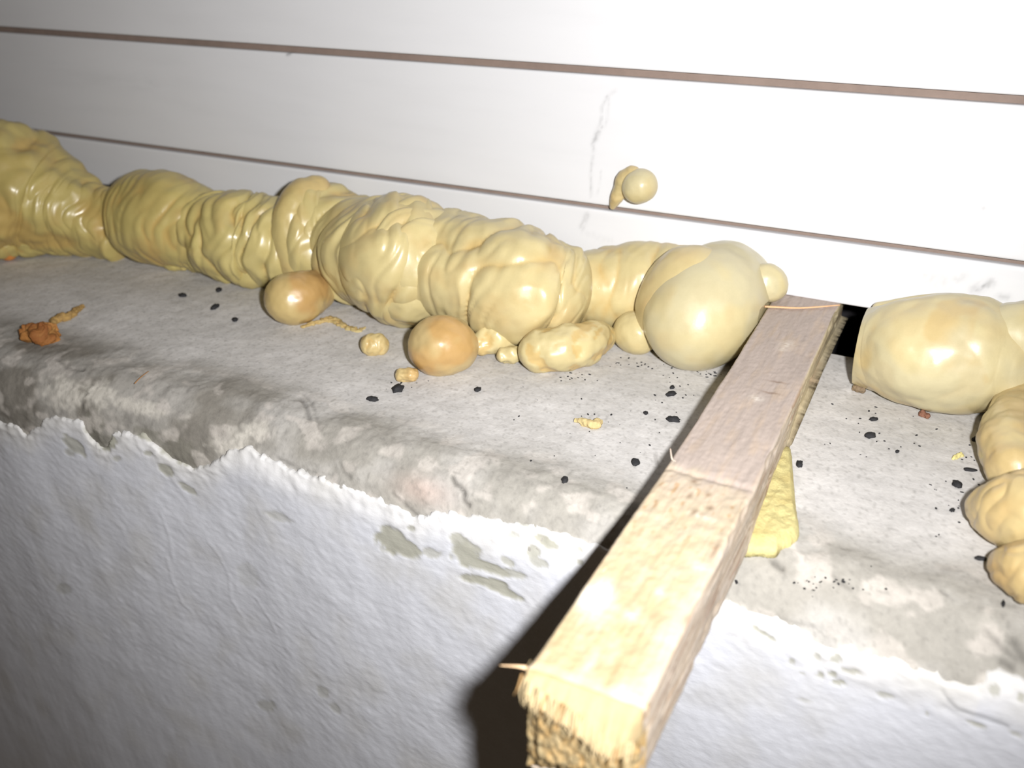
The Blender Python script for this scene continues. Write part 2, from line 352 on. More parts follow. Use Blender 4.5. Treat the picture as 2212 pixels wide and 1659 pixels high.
def blob(parent, st, k=.95, mode='ledge', lump=.05, col=FOAM, tint=None, tintamt=0., seed=0, label=None, name='lobe', clip=None, res=.0010, lift=0., wr=0.):
    """one smooth swelling round the discs st: the skin of a soft union of balls"""
    A = np.array([centre(*s[:3], k=k, mode=s[3] if len(s) > 3 else mode, lift=lift) for s in st])
    B = crom(A, 14); c0 = B[:, :3].mean(0); rm = B[:, 3].max(); ext = np.linalg.norm(B[:, :3] - c0, axis=1).max() + rm
    n = max(40, int(math.pi * ext / res)); ph = np.linspace(-1.545, 1.545, n)[:, None]; th = np.linspace(0, 2 * math.pi, 2 * n, endpoint=False)[None]
    D = stack(np.cos(ph) * np.cos(th), np.cos(ph) * np.sin(th), np.sin(ph) + 0 * th); acc = 0
    for b in B:
        v = b[:3] - c0; dv = D @ v; q = dv ** 2 - (v @ v - b[3] ** 2); t = np.where(q > 0, dv + np.sqrt(np.maximum(q, 0)), 0); acc = acc + (np.maximum(t, 1e-5) / rm) ** 9
    r = rm * acc ** (1 / 9) * (len(B) ** (-1 / 9) * 1.17); P = c0 + D * r[..., None]
    d = lump * rm * fbm(P * (1.0 / rm) + seed * 7.1, 3)
    if wr: d = d + wr * rm * (np.minimum(np.abs(noise(P * (1.3 / rm) * np.array([1.8, 1, .7]) + seed)) * 2.6, 1) - .7)
    P = P + D * d[..., None]
    if clip is not None: P = clip(P)
    P[..., 2] = np.maximum(P[..., 2], -.0006); P[..., 1] = np.minimum(P[..., 1], .0008)
    if col is FOAM: base = mixc(np.broadcast_to(FOAML, P.shape), FOAM, sstep(-.52, -.22, P[..., 0]))
    else: base = np.broadcast_to(np.array(col), P.shape).copy()
    base = mixc(base, base * 1.10, np.clip(.5 + 1.1 * fbm(P * 26 + seed * 3, 3), 0, 1)); base = mixc(base, FOAMO, .3 * np.clip(fbm(P * 55 + seed * 5 + 40, 3), 0, 1))
    if tint is not None: base = mixc(base, np.array(tint), tintamt * np.clip(.4 + .9 * sstep(-.3, .5, fbm(P * 32 + seed, 3)), 0, 1))
    o = link(name, grid_mesh(name, P, base, wrap=True, caps=True), M_foam, parent)
    if parent is not None: o.location = -np.array(parent.location)
    if label: o['label'] = label
    return o
def lobe(parent, st, k=.95, mode='ledge', folds=(0, 0), lump=.05, col=FOAM, tint=None, tintamt=0., cap0=1., cap1=1., seed=0, res=.0010,
         slant=0., label=None, name='lobe', clip=None, crease=(), squash=1.0, lift=0.0, mat=None, pits=0., zs=1.):
    """st: discs (px, py, radius px) read off the photograph; each rests on the ledge at its own distance."""
    A = np.array([centre(*s[:3], k=k, mode=s[3] if len(s) > 3 else mode, lift=lift) for s in st])
    YS.append((name, seed, [(round(float(a[1] + a[3]), 3)) for a in A]))
    if len(A) == 1: A = np.vstack([A, A + np.array([1e-4, 0, 0, 0])])
    L0 = np.linalg.norm(np.diff(A[:, :3], axis=0), axis=1).sum(); rm = A[:, 3].max()
    n = max(4, int(L0 / res)); B = crom(A, n); c, r = B[:, :3], B[:, 3]
    T = np.gradient(c, axis=0) if n > 1 else np.tile([1, 0, 0], (n, 1)); T /= np.linalg.norm(T, axis=1)[:, None]
    kc = max(8, int(r[0] * 1.4 / res)); ph = np.linspace(math.pi / 2 * .985, 0, kc, endpoint=False)
    kc2 = max(8, int(r[-1] * 1.4 / res)); ph2 = np.linspace(0, math.pi / 2 * .985, kc2 + 1)[1:]
    cc = np.vstack([c[0] - T[0] * (r[0] * cap0 * np.sin(ph))[:, None], c, c[-1] + T[-1] * (r[-1] * cap1 * np.sin(ph2))[:, None]])
    rr = np.concatenate([r[0] * np.cos(ph), r, r[-1] * np.cos(ph2)])
    TT = np.vstack([np.tile(T[0], (kc, 1)), T, np.tile(T[-1], (kc2, 1))])
    # frame
    ref = np.array([0, -1., .9]); U = ref - TT * (TT @ ref)[:, None]; U /= np.linalg.norm(U, axis=1)[:, None]; W = np.cross(TT, U)
    m_ = max(32, int(2 * math.pi * rm / res)); th = np.linspace(0, 2 * math.pi, m_, endpoint=False)
    u = np.concatenate([[0], np.cumsum(np.linalg.norm(np.diff(cc, axis=0), axis=1))]) - r[0] * cap0
    D = np.cos(th)[None, :, None] * U[:, None] + np.sin(th)[None, :, None] * W[:, None]
    P = cc[:, None] + D * rr[:, None, None]
    Uu = u[:, None] + 0 * th[None]; R_ = rr[:, None] + 0 * th[None]
    prof = np.clip(R_ / rm, 0, 1)
    d = lump * rm * fbm(P * (1.1 / rm) + seed * 7.1, 3)
    amp, fr = folds
    if amp:
        uu = Uu + slant * rm * np.sin(th)[None] + .22 * rm * noise(stack(Uu / rm * .8, np.cos(th)[None] * 1.1, np.sin(th)[None] * 1.1 + seed))
        q = stack(uu * fr, np.cos(th)[None] * .55 + seed * 3.7, np.sin(th)[None] * .55)
        nn = noise(q); d = d + amp * rm * (np.minimum(np.abs(nn) * 2.4, 1) ** .7 - .75) * prof
        q2 = stack(uu * fr * 2.2 + 9, np.cos(th)[None] * 1.0 + seed, np.sin(th)[None] * 1.0)
        d = d + .30 * amp * rm * (np.minimum(np.abs(noise(q2)) * 2.4, 1) ** .8 - .6) * prof
    for (uc, wd, dp) in crease: d = d - dp * rm * np.exp(-((Uu - uc * L0 - slant * rm * np.sin(th)[None]) / (wd * rm)) ** 2)
    if pits: d = d - pits * rm * sstep(.35, .6, noise(P * 420 + seed))
    P = P + D * d[..., None]
    if clip is not None: P = clip(P)
    if zs != 1: P[..., 2] *= zs
    if mode != 'wall' : P[..., 2] = np.maximum(P[..., 2], -.0006 + 0 * P[..., 2])
    P[..., 1] = np.minimum(P[..., 1], .0008)
    if col is FOAM: base = mixc(np.broadcast_to(FOAML, P.shape), FOAM, sstep(-.52, -.22, P[..., 0]))
    else: base = np.broadcast_to(np.array(col), P.shape).copy()
    g = np.clip(.5 + 1.1 * fbm(P * 26 + seed * 3, 3), 0, 1)
    base = mixc(base, base * 1.12, g); g2 = np.clip(fbm(P * 55 + seed * 5 + 40, 3), 0, 1); base = mixc(base, FOAMO, .35 * g2)
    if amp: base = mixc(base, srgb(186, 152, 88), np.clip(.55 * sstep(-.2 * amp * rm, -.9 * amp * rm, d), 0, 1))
    if tint is not None: base = mixc(base, np.array(tint), tintamt * np.clip(.35 + .9 * sstep(-.3, .5, fbm(P * 32 + seed, 3)), 0, 1))
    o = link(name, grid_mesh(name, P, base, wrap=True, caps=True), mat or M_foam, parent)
    if parent is not None and mode != 0: o.location = -np.array(parent.location)
    if label: o['label'] = label
    return o

strand = thing('foam_strand', 'long wrinkled yellow expanding foam strand left of the wooden batten', 'foam', (-.3, -.03, 0))
def clip_stick_l(P):
    P = P.copy(); k = P[..., 2] < .034; P[..., 0] = np.where(k, np.minimum(P[..., 0], -.0988 + np.interp(P[..., 1], [-.196, -.02], [-.0005, -.0072])), P[..., 0]); return P
def clip_under(P): return P
SB = strand
lobe(SB, [(-330, 395, 120), (-200, 405, 128), (-60, 412, 142), (30, 418, 140), (95, 438, 116), (160, 460, 92), (215, 476, 78), (262, 488, 70)], folds=(.07, 60), seed=1, lump=.12, tint=FOAMB, tintamt=.25, cap1=.4)
lobe(SB, [(-20, 350, 78), (25, 352, 76)], mode=-.045, seed=2, lump=.08, tint=FOAMB, tintamt=.6, folds=(.05, 60))
lobe(SB, [(195, 508, 44)], seed=3, lump=.1, folds=(.06, 90))
lobe(SB, [(135, 515, 38), (110, 505, 42)], seed=4, lump=.15, folds=(.06, 90)); lobe(SB, [(60, 510, 46), (80, 516, 38)], seed=5, lump=.14, folds=(.06, 90))
lobe(SB, [(-30, 520, 44), (0, 520, 44)], seed=6, lump=.14, folds=(.06, 90)); lobe(SB, [(18, 545, 18)], seed=7, tint=srgb(205, 120, 50), tintamt=.9, label='orange-brown glossy blister')
lobe(SB, [(240, 532, 24), (250, 540, 20)], seed=8, lump=.15)
lobe(SB, [(322, 468, 100), (370, 476, 103), (415, 490, 94), (450, 502, 84)], cap0=.82, folds=(.035, 110), seed=9, lump=.03, slant=.1, tint=FOAMB, tintamt=.2)
lobe(SB, [(440, 502, 80), (480, 508, 92), (520, 515, 98), (560, 520, 97), (610, 528, 96)], folds=(.16, 75), seed=10, lump=.05, slant=.15, cap0=.6)
lobe(SB, [(545, 560, 44), (550, 580, 42), (580, 572, 40)], folds=(.10, 100), seed=11, lump=.15); lobe(SB, [(420, 572, 16), (450, 580, 14)], seed=12, lump=.2); lobe(SB, [(370, 566, 18), (395, 572, 14)], seed=13, lump=.2)
lobe(SB, [(665, 508, 118), (710, 512, 112), (760, 525, 108)], cap0=.5, folds=(.10, 60), seed=14, lump=.05, slant=.2)
lobe(SB, [(682, 412, 34, -.034), (646, 430, 38, -.046), (628, 470, 38, -.056), (626, 520, 37, -.060), (640, 570, 36, -.060), (662, 612, 42, -.058)], seed=15, lump=.05, tint=FOAMO, tintamt=.35, label='rounded fold arching over the bead')
blob(SB, [(620, 648, 50), (645, 642, 54), (685, 628, 44)], seed=16, lump=.05, tint=FOAMO, tintamt=1, label='brownish smooth round lobe')
lobe(SB, [(745, 540, 92), (790, 545, 116), (840, 556, 128), (885, 563, 138)], cap0=.45, folds=(.11, 55), seed=17, lump=.05, slant=.25)
lobe(SB, [(870, 562, 140), (930, 572, 124), (1000, 590, 124), (1070, 605, 128), (1140, 622, 128), (1195, 636, 112)], cap1=.72, folds=(.13, 52), seed=18, lump=.06, slant=.05)
lobe(SB, [(850, 640, 62, -.066), (890, 640, 64, -.070), (930, 625, 56, -.066)], folds=(.06, 60), seed=19, lump=.08)
blob(SB, [(935, 750, 54), (960, 745, 62), (985, 752, 46)], seed=21, lump=.05, tint=FOAMO, tintamt=1, label='brownish smooth round lobe at the front')
lobe(SB, [(1040, 745, 26), (1075, 725, 40), (1090, 700, 50)], seed=22, lump=.15, folds=(.08, 90)); lobe(SB, [(1090, 768, 18), (1110, 765, 20)], seed=23, lump=.2)
lobe(SB, [(1165, 758, 46), (1215, 754, 50), (1262, 742, 48), (1295, 728, 34)], seed=24, lump=.11, folds=(.03, 70))
lobe(SB, [(1180, 712, 36), (1215, 708, 30)], seed=25, lump=.12)
lobe(SB, [(1250, 628, 78), (1300, 624, 90), (1360, 620, 97), (1430, 622, 100), (1500, 630, 98)], folds=(.06, 60), seed=26, lump=.03, slant=.2)
blob(SB, [(1366, 716, 40), (1382, 722, 42)], seed=27, lump=.05)
blob(SB, [(1496, 702, 94), (1520, 672, 118), (1562, 634, 116), (1618, 622, 80)], seed=29, lump=.03, clip=clip_stick_l, tint=FOAMP, tintamt=.8, label='large smooth bulb pressed against the batten')
blob(SB, [(1650, 608, 40, -.014), (1670, 618, 30, -.012)], seed=31, lump=.05, tint=FOAMP, tintamt=.8)
blob(SB, [(1466, 688, 80, -.033), (1474, 655, 92, -.032), (1500, 620, 92, -.030)], seed=51, lump=.03, tint=FOAMO, tintamt=.35, label='tan fold wrapped round the left of the smooth bulb')

strand2 = thing('foam_strand', 'smooth yellow foam strand right of the wooden batten running down over the ledge', 'foam', (0.0, -.03, 0))
def clip_cut(P):
    P = P.copy(); P[..., 0] = np.maximum(P[..., 0], -.0545 + .0 * P[..., 2]); return P
R2_ = strand2
lobe(R2_, [(1872, 750, 84), (1915, 754, 98), (1975, 760, 118), (2040, 764, 128), (2100, 768, 126), (2160, 776, 116), (2230, 772, 112), (2330, 800, 118), (2480, 835, 124), (2750, 885, 128), (3150, 960, 140), (3700, 1060, 165)], cap0=.5, seed=32, lump=.05, clip=clip_cut, tint=FOAMP, tintamt=.8, folds=(.02, 50))
lobe(R2_, [(2000, 745, 90), (2030, 752, 92)], k=1.2, seed=33, lump=.05, tint=FOAMP, tintamt=.8)
lobe(R2_, [(2190, 725, 74), (2240, 725, 80)], mode=-.03, seed=34, lump=.05, tint=FOAMP, tintamt=.7)
lobe(R2_, [(1900, 668, 16), (1980, 660, 22), (2050, 652, 20), (2078, 643, 9)], mode=-.008, seed=35, lump=.03, tint=FOAMP, tintamt=.5)
lobe(R2_, [(2225, 865, 58), (2200, 915, 66), (2182, 960, 66), (2196, 1010, 62)], seed=36, lump=.08, tint=FOAMO, tintamt=.4, label='browner lobe running down the ledge')
blob(R2_, [(2098, 1094, 12), (2120, 1098, 34), (2160, 1104, 68), (2215, 1108, 92), (2270, 1112, 104), (2330, 1100, 96)], seed=37, lump=.06, wr=.05, tint=FOAMO, tintamt=.4)
blob(R2_, [(2168, 1212, 28), (2196, 1228, 54), (2250, 1238, 76), (2310, 1225, 70)], seed=38, lump=.07, wr=.05, tint=FOAMO, tintamt=.7, label='orange-tinged lowest lobe')

def single(name, label, cat, st, group=None, **kw):
    p0 = centre(*st[0], k=kw.get('k', .95), mode=kw.get('mode', 'ledge'), lift=kw.get('lift', 0))
    o = lobe(None, st, name=name, **kw); off = Vector(p0[:3]); o.data.transform(Matrix.Translation(-off)); o.location = off
    return tag(o, label, cat, group)
wb = thing('foam_blob', 'small round yellow foam blob stuck on the white boards above the strand', 'foam', tuple(at(1340, 435, 1, 0)))
lobe(wb, [(1380, 403, 37), (1384, 402, 37)], mode='wall', k=.7, seed=40, lump=.03, tint=FOAMP, tintamt=.7, res=.0006)
lobe(wb, [(1366, 378, 20), (1350, 388, 20), (1342, 406, 17), (1333, 426, 15), (1323, 446, 7)], mode='wall', k=.9, seed=41, lump=.06, tint=FOAMO, tintamt=.3, res=.0005, name='tail')
single('foam_drop', 'small round yellow foam drop on the ledge below the long strand', 'foam', [(805, 745, 27), (815, 745, 26)], seed=42, lump=.10, folds=(.12, 160), tint=FOAMO, tintamt=.3, res=.0005, k=.6)
single('foam_crumb', 'tiny orange-cream foam crumb beside the brownish round lobe', 'foam', [(868, 810, 15), (888, 810, 17)], seed=43, lump=.2, tint=FOAMO, tintamt=.7, res=.0005, k=.8)
single('foam_crumb', 'flat yellow foam flake on the middle of the ledge left of the batten', 'foam', [(1245, 908, 5), (1265, 914, 9), (1285, 917, 11), (1295, 911, 7)], seed=44, lump=.35, tint=FOAMO, tintamt=.4, res=.0005, k=.5, mat=M_cutfoam)
single('foam_crumb', 'ragged orange-brown foam crumb at the left end of the ledge', 'foam', [(58, 722, 14), (72, 718, 24), (95, 728, 24), (108, 718, 17)], seed=45, lump=.45, col=srgb(168, 118, 62), tint=srgb(120, 68, 34), tintamt=.8, res=.0006, k=.45, mat=M_cutfoam, folds=(.25, 200))
single('foam_crumb', 'thin tan foam shred pointing away from the ragged orange crumb', 'foam', [(116, 695, 8), (130, 688, 11), (145, 685, 10), (162, 674, 8), (176, 664, 5)], seed=46, lump=.4, col=srgb(146, 118, 72), res=.0006, k=.5, mat=M_cutfoam, folds=(.2, 200))
single('foam_smear', 'thin crusty foam smear trailing from the brownish ball lobe', 'foam', [(655, 705, 6), (690, 695, 9), (715, 690, 11), (740, 702, 8), (770, 712, 8), (785, 708, 5)], seed=47, lump=.5, tint=FOAMO, tintamt=.4, res=.0005, k=.3, mat=M_cutfoam, folds=(.2, 200), zs=.6)
single('foam_crumb', 'tiny rust-brown crumb under the right foam strand', 'foam', [(1992, 893, 7), (2003, 899, 6)], seed=48, lump=.4, col=srgb(120, 84, 68), res=.0004, k=.5, mat=M_cutfoam)
single('foam_crumb', 'small grey-brown crumb under the cut end of the right strand', 'foam', [(1850, 838, 8), (1862, 842, 8)], seed=49, lump=.4, col=srgb(120, 104, 84), res=.0004, k=.5, mat=M_cutfoam)
single('foam_fleck', 'tiny pale yellow fleck left of the foam running down the ledge', 'foam', [(2060, 990, 5), (2075, 983, 6)], seed=50, lump=.4, col=srgb(200, 190, 130), res=.0004, k=.3, mat=M_cutfoam)

# dried yellow foam patch beside the batten: a low pad with its own outline
out = [(1650, 985), (1678, 968), (1700, 960), (1710, 970), (1716, 1040), (1722, 1100), (1728, 1150), (1712, 1172), (1690, 1178), (1672, 1190), (1640, 1186), (1610, 1186), (1588, 1170), (1590, 1090), (1620, 1030)]
poly = np.array([at(*p, 2, .002)[:2] for p in out]); c_ = poly.mean(0); n_t = 120
ang = crom(np.vstack([poly, poly[:1]]), n_t + 1)[:-1]; rings = []
for q in np.linspace(1, 0.02, 30):
    e = (1 - q); hgt = .0046 * min(1, (e / .22)) ** .5 if e < .22 else .0046
    xy = c_ + (ang - c_) * q * (1 + .03 * noise(stack(np.cos(np.arange(n_t) * .35) * 3, np.sin(np.arange(n_t) * .35) * 3, 0)))[:, None]
    zz = hgt + (.0006 * fbm(stack(xy[:, 0] * 220, xy[:, 1] * 220, 3), 4) if e > 0 else 0) * min(1, e * 6)
    rings.append(np.column_stack([xy, zz - (.0015 if e == 0 else 0) + 0 * xy[:, 0]]))
P = np.array(rings)
col = mixc(np.broadcast_to(srgb(190, 180, 128), P.shape), srgb(178, 160, 104), np.clip(.4 + fbm(P * 90, 3), 0, 1) * .6)
o = link('foam_patch', grid_mesh('foam_patch', P, col, wrap=True, caps=True), M_cutfoam)
tag(o, 'flat porous yellow foam patch on the ledge along the right side of the batten', 'foam')

# ------------------------------------------------------------------ wooden batten
SX0, SX1, SZ, SY0 = -.0975, -.0635, .0302, -.316
stick = thing('wooden_batten', 'rough sawn wooden batten jutting out from under the white boards over the ledge', 'batten', (-.08, -.1, 0))
ys = np.concatenate([np.arange(SY0, SY0 + .03, .0004), np.arange(SY0 + .03, .055, .0008)])
def ring_pts(y):                                    # cross-section, z up, x right, 4 sides
    top = [(x, SZ) for x in np.linspace(SX0 + .0008, SX1 - .0008, 56)]
    rgt = [(SX1, z) for z in np.linspace(SZ - .0008, .0010, 40)]
    bot = [(x, .0002) for x in np.linspace(SX1 - .0008, SX0 + .0008, 24)]
    lft = [(SX0, z) for z in np.linspace(.0010, SZ - .0008, 40)]
    return np.array(top + rgt + bot + lft)
sec = ring_pts(0); nsec = len(sec); side = np.array([0] * 56 + [1] * 40 + [2] * 24 + [3] * 40)
Yg = ys[:, None] + 0 * sec[None, :, 0]; Xg = 0 * Yg + sec[None, :, 0]; Zg = 0 * Yg + sec[None, :, 1]; side2 = side[None] + 0 * Yg.astype(int)
near = sstep(-.20, -.30, Yg); midz = sstep(-.185, -.205, Yg)
grain = fbm(stack(Xg * 420, Yg * 45, Zg * 420), 4); fine = fbm(stack(Xg * 500, Yg * 300, Zg * 500), 3)
dn = .00022 * grain + .00014 * fine + .0005 * noise(stack(Xg * 60, Yg * 25, Zg * 60))
Xc = (SX0 + SX1) / 2
dn += np.where(side2 == 0, -.0007 * np.exp(-((Yg + .197) / .0018) ** 2) + .0003 * midz * fbm(stack(Xg * 150, Yg * 150, 3), 3), 0)
nx = np.where(side2 == 1, 1, np.where(side2 == 3, -1, 0)); nzz = np.where(side2 == 0, 1, np.where(side2 == 2, -1, 0))
Xg = Xg + nx * dn; Zg = np.maximum(Zg + nzz * dn, .0001)
Zg = np.where(side2 == 0, Zg - .0016 * sstep(SY0 + .004, SY0, Yg) ** 2, Zg)
# right top arris: chipped near the middle; right side narrower at the near end; slight widening to the near end
wx = (Xg - Xc); Xg = Xc + wx * (1 + .03 * sstep(-.05, -.31, Yg)) + np.where((side2 == 1), -.0012 * sstep(.2, .7, noise(stack(Yg * 60, Zg * 90, 2))), 0)
def skew(y): return np.interp(y, [-.314, -.26, -.196, -.02, .05], [.0015, .0, -.0005, -.0072, -.009])
Xg = Xg + skew(Yg) + .0006 * noise(stack(Yg * 9, 3.3, 0)) * sstep(0, -.1, Yg)
Xg = np.where(side2 == 1, Xg - .0045 * sstep(-.22, -.03, Yg) * sstep(.028, .004, Zg), Xg)
Zg = Zg - .011 * sstep(-.24, -.30, Yg) * sstep(.02, .0, Zg) * sstep(SX1, SX0, Xg)
# jagged broken near end: the fibres of the top overhang a ragged hollow
ends = sstep(SY0 + .028, SY0, Yg)
ragt = .0042 * fbm(stack(Xg * 160, 5.0, Zg * 60), 4)
Yg = Yg + ends * (.15 * ragt + .006 * (Xg - Xc) / .034 * -1 * 0)
top_c = srgb(168, 155, 147); pale = srgb(180, 167, 140); tan = srgb(146, 130, 98)
isT = side2 == 0; bd = -.200 + .006 * noise(stack(Xg * 160, 1.5, 0)) + .008 * fbm(stack(Xg * 90, Yg * 60, 4), 3)
paleM = sstep(.008, -.008, Yg - bd)
colT = mixc(np.broadcast_to(top_c, Xg.shape + (3,)), pale, paleM * (.55 + .45 * sstep(-.20, -.25, Yg)))
colT = mixc(colT, srgb(160, 143, 112), .85 * paleM * sstep(-.215, -.30, Yg))
colT = mixc(colT, srgb(190, 164, 132), .35 * np.clip(fbm(stack(Xg * 220, Yg * 40, 9), 3), 0, 1))
mot = fbm(stack(Xg * 130, Yg * 75, 14), 4); colT = mixc(colT, srgb(184, 168, 150), paleM * np.clip(.8 * mot + .1, 0, .75))
colT = mixc(colT, srgb(168, 138, 96), np.clip(.8 * fbm(stack(Xg * 420, Yg * 60, 24), 3) - .25, 0, .5) * paleM)
edgeR = np.exp(-((Xg - SX1) / .004) ** 2) * sstep(-.215, -.24, Yg); colT = mixc(colT, srgb(184, 170, 155), .6 * edgeR)
colT = mixc(colT, srgb(150, 112, 70), np.clip(.55 * sstep(.34, .55, noise(stack(Xg * 350, Yg * 220, 8))) * sstep(-.19, -.21, Yg) * sstep(-.26, -.22, Yg), 0, 1))
colS = mixc(np.broadcast_to(srgb(182, 166, 148), Xg.shape + (3,)), srgb(192, 180, 168), np.clip(.5 + grain, 0, 1))
colS = mixc(colS, srgb(206, 192, 150), sstep(-.16, -.08, Yg) * .6)
colS = mixc(colS, srgb(140, 104, 80), .55 * sstep(.3, .6, fbm(stack(Yg * 28, Zg * 340, Xg * 9), 3)))
col = np.where(isT[..., None], colT, colS)
wp = at(1288, 1290, 2, SZ); wd_ = np.exp(-(((Xg - wp[0]) / .0042) ** 2 + ((Yg - wp[1]) / .006) ** 2)) * isT; col = mixc(col, srgb(226, 224, 216), np.clip(1.3 * wd_, 0, 1))
for (qx, qy, sx_, sy_) in [(1700, 745, .003, .004), (1690, 755, .002, .002), (1635, 860, .003, .003), (1510, 1227, .003, .003), (1425, 1280, .002, .002), (1365, 1330, .002, .003), (1520, 1115, .005, .002)]:
    q = at(qx, qy, 2, SZ); e = np.exp(-(((Xg - q[0]) / sx_) ** 2 + ((Yg - q[1]) / sy_) ** 2)) * isT * np.clip(.7 + noise(stack(Xg * 700, Yg * 700, 1)), 0, 1)
    col = mixc(col, srgb(212, 206, 196), .6 * np.clip(e, 0, 1))
for (qx, qy, sx_, sy_) in [(1680, 825, .004, .0008), (1665, 848, .004, .0008), (1500, 1040, .0012, .002), (1490, 1072, .001, .002), (1530, 1068, .0012, .0014), (1534, 1095, .0014, .002), (1500, 1105, .001, .003), (1545, 1190, .0008, .006), (1485, 1337, .001, .003)]:
    q = at(qx, qy, 2, SZ); e = np.exp(-(((Xg - q[0]) / sx_) ** 2 + ((Yg - q[1]) / sy_) ** 2)) * isT
    col = mixc(col, srgb(110, 84, 62), .65 * np.clip(e, 0, 1))
body = link('shaft', grid_mesh('shaft', stack(Xg, Yg, Zg), col, wrap=True, smooth=True), M_wood, stick); body.location = (.08, .1, 0)
# near end grain: bulging, torn face with hollows just under the top fibres
nu, nv = 110, 100; uu = np.linspace(0, 1, nu)[:, None] + 0 * np.zeros(nv)[None]; vv = np.linspace(0, 1, nv)[None] + 0 * uu
x0e, x1e = Xg[0, 56 + 40 + 24:].mean(), Xg[0, 56:96].mean()
Xe = x0e - .0012 + (x1e - x0e + .0016) * uu; Ze = -.0105 * (1 - uu) * (1 - vv) + .0003 + (SZ - .0006) * vv
rimd = np.minimum(np.minimum(uu, 1 - uu), np.minimum(vv * 1.0, (1 - vv) * 1.0))
bul = .0065 * sstep(0, .28, rimd)
lipz = np.interp(uu, [0, .12, .2, .45, .6, .72, .85, 1], [.97, .90, .84, .76, .68, .58, .56, .64]) + .035 * noise(stack(uu * 14, 0 * uu, 2))   # line of the tear, falling to the right
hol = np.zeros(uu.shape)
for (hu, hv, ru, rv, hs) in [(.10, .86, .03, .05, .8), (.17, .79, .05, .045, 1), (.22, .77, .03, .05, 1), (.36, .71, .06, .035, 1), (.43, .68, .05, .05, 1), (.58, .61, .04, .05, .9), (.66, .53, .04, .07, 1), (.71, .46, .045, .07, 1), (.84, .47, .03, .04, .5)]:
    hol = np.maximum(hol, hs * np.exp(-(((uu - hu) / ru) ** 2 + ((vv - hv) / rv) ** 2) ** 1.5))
fib = sstep(lipz - .005, lipz + .015, vv); tt = np.clip((vv - lipz) / (1.001 - lipz), 0, 1)
low = SY0 - .0005 - .0045 * sstep(0, .25, np.minimum(np.minimum(uu, 1 - uu), vv)) + .0012 * fbm(stack(Xe * 420, 0 * uu, Ze * 260), 4) + .016 * hol
up = SY0 - .0088 * (1 - tt ** 1.3) * sstep(0, .10, np.minimum(uu, 1 - uu)) - .0012 * np.abs(fbm(stack(Xe * 420, 0 * uu, Ze * 40), 3)) * (1 - tt)
Ye = low * (1 - fib) + up * fib
Ye = np.where(np.minimum(np.minimum(uu, 1 - uu), vv) < .012, SY0 + .003, Ye); Ye[:, -1] = SY0 + .0012; Ze[:, -1] = SZ - .0014
col = mixc(np.broadcast_to(tan, Xe.shape + (3,)), srgb(156, 128, 84), np.clip(.35 + fbm(stack(Xe * 380, Ze * 260, 4), 4), 0, 1))
col = mixc(col, srgb(162, 144, 110), fib * .95); col = mixc(col, srgb(58, 34, 16), np.clip(1.4 * hol, 0, 1))  # shade inside the hollows is painted in as dark brown
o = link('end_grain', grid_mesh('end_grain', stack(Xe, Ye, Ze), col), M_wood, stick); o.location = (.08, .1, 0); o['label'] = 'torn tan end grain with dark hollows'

def spike(parent, pts, r0, r1, c, name='splinter', label=None, flat=.5):
    B = crom(np.array(pts, float), 18); T = np.gradient(B, axis=0); T /= np.linalg.norm(T, axis=1)[:, None]
    ref = np.array([0, 0, 1.]); U = np.cross(T, ref); U /= np.linalg.norm(U, axis=1)[:, None]; W = np.cross(T, U)
    th = np.linspace(0, 2 * math.pi, 8, endpoint=False); rr = np.linspace(r0, r1, 18)
    P = B[:, None] + rr[:, None, None] * (np.cos(th)[None, :, None] * U[:, None] + flat * np.sin(th)[None, :, None] * W[:, None])
    o = link(name, grid_mesh(name, P, np.array(c), wrap=True, caps=True), M_wood, parent)
    if parent is not None: o.location = -np.array(parent.location)
    if label: o['label'] = label
    return o
a = at(1172, 1452, 2, SZ - .001); yt = SY0 + .002
t0 = at(1176, 1456, 1, yt); t1 = at(1130, 1441, 1, yt - .001); t2 = at(1078, 1437, 1, yt)
spike(stick, [t0, t1, t2], .0012, .0002, srgb(240, 205, 165), label='long pale splinter sticking out sideways at the near end')
for (p, q, r) in [((1168, 1455), (1132, 1460), .0006), ((1165, 1462), (1150, 1468), .0008), ((1172, 1460), (1158, 1480), .0012)]:
    spike(stick, [at(*p, 1, yt), (at(*p, 1, yt) + at(*q, 1, yt - .001)) / 2, at(*q, 1, yt - .002)], r, .0002, srgb(225, 200, 160))
s0 = at(1652, 662, 2, SZ + .0011); s1 = at(1730, 665, 2, SZ + .0012); s2 = at(1814, 659, 2, SZ + .0011)
spike(stick, [s0, s1, s2], .0010, .0006, srgb(224, 178, 138), label='thin orange splinter lying across the far end')
spike(stick, [at(1310, 1226, 2, SZ), at(1300, 1236, 2, SZ), at(1288, 1246, 2, SZ - .002)], .0006, .0002, srgb(235, 205, 150))
spike(stick, [at(1462, 998, 2, SZ), at(1452, 992, 2, SZ), at(1448, 968, 2, SZ + .0005)], .0005, .0002, srgb(226, 206, 190))
rnd = random.Random(4)
for i in range(44):                                  # torn fibre ends hanging over the hollow
    u = .03 + .95 * i / 43 + rnd.uniform(-.008, .008); x = x0e + (x1e - x0e) * u; l = rnd.uniform(.0015, .004); dz = -.030 * (1 - float(np.interp(u, [0, .12, .2, .45, .6, .72, .85, 1], [.97, .90, .84, .76, .68, .58, .56, .64])))
    zt = SZ + dz * .5; y0_ = SY0 + .001
    spike(stick, [(x, y0_ - .0072, SZ + dz + .0040), (x + rnd.uniform(-.0008, .0008), y0_ - .0098, SZ + dz + .0008), (x + rnd.uniform(-.0014, .0022), y0_ - .0108 - rnd.uniform(0, .001), SZ + dz - l * .7)],
          rnd.uniform(.00025, .0006), .0001, srgb(170, 152, 118) if rnd.random() < .85 else srgb(146, 116, 76), name='fibre')

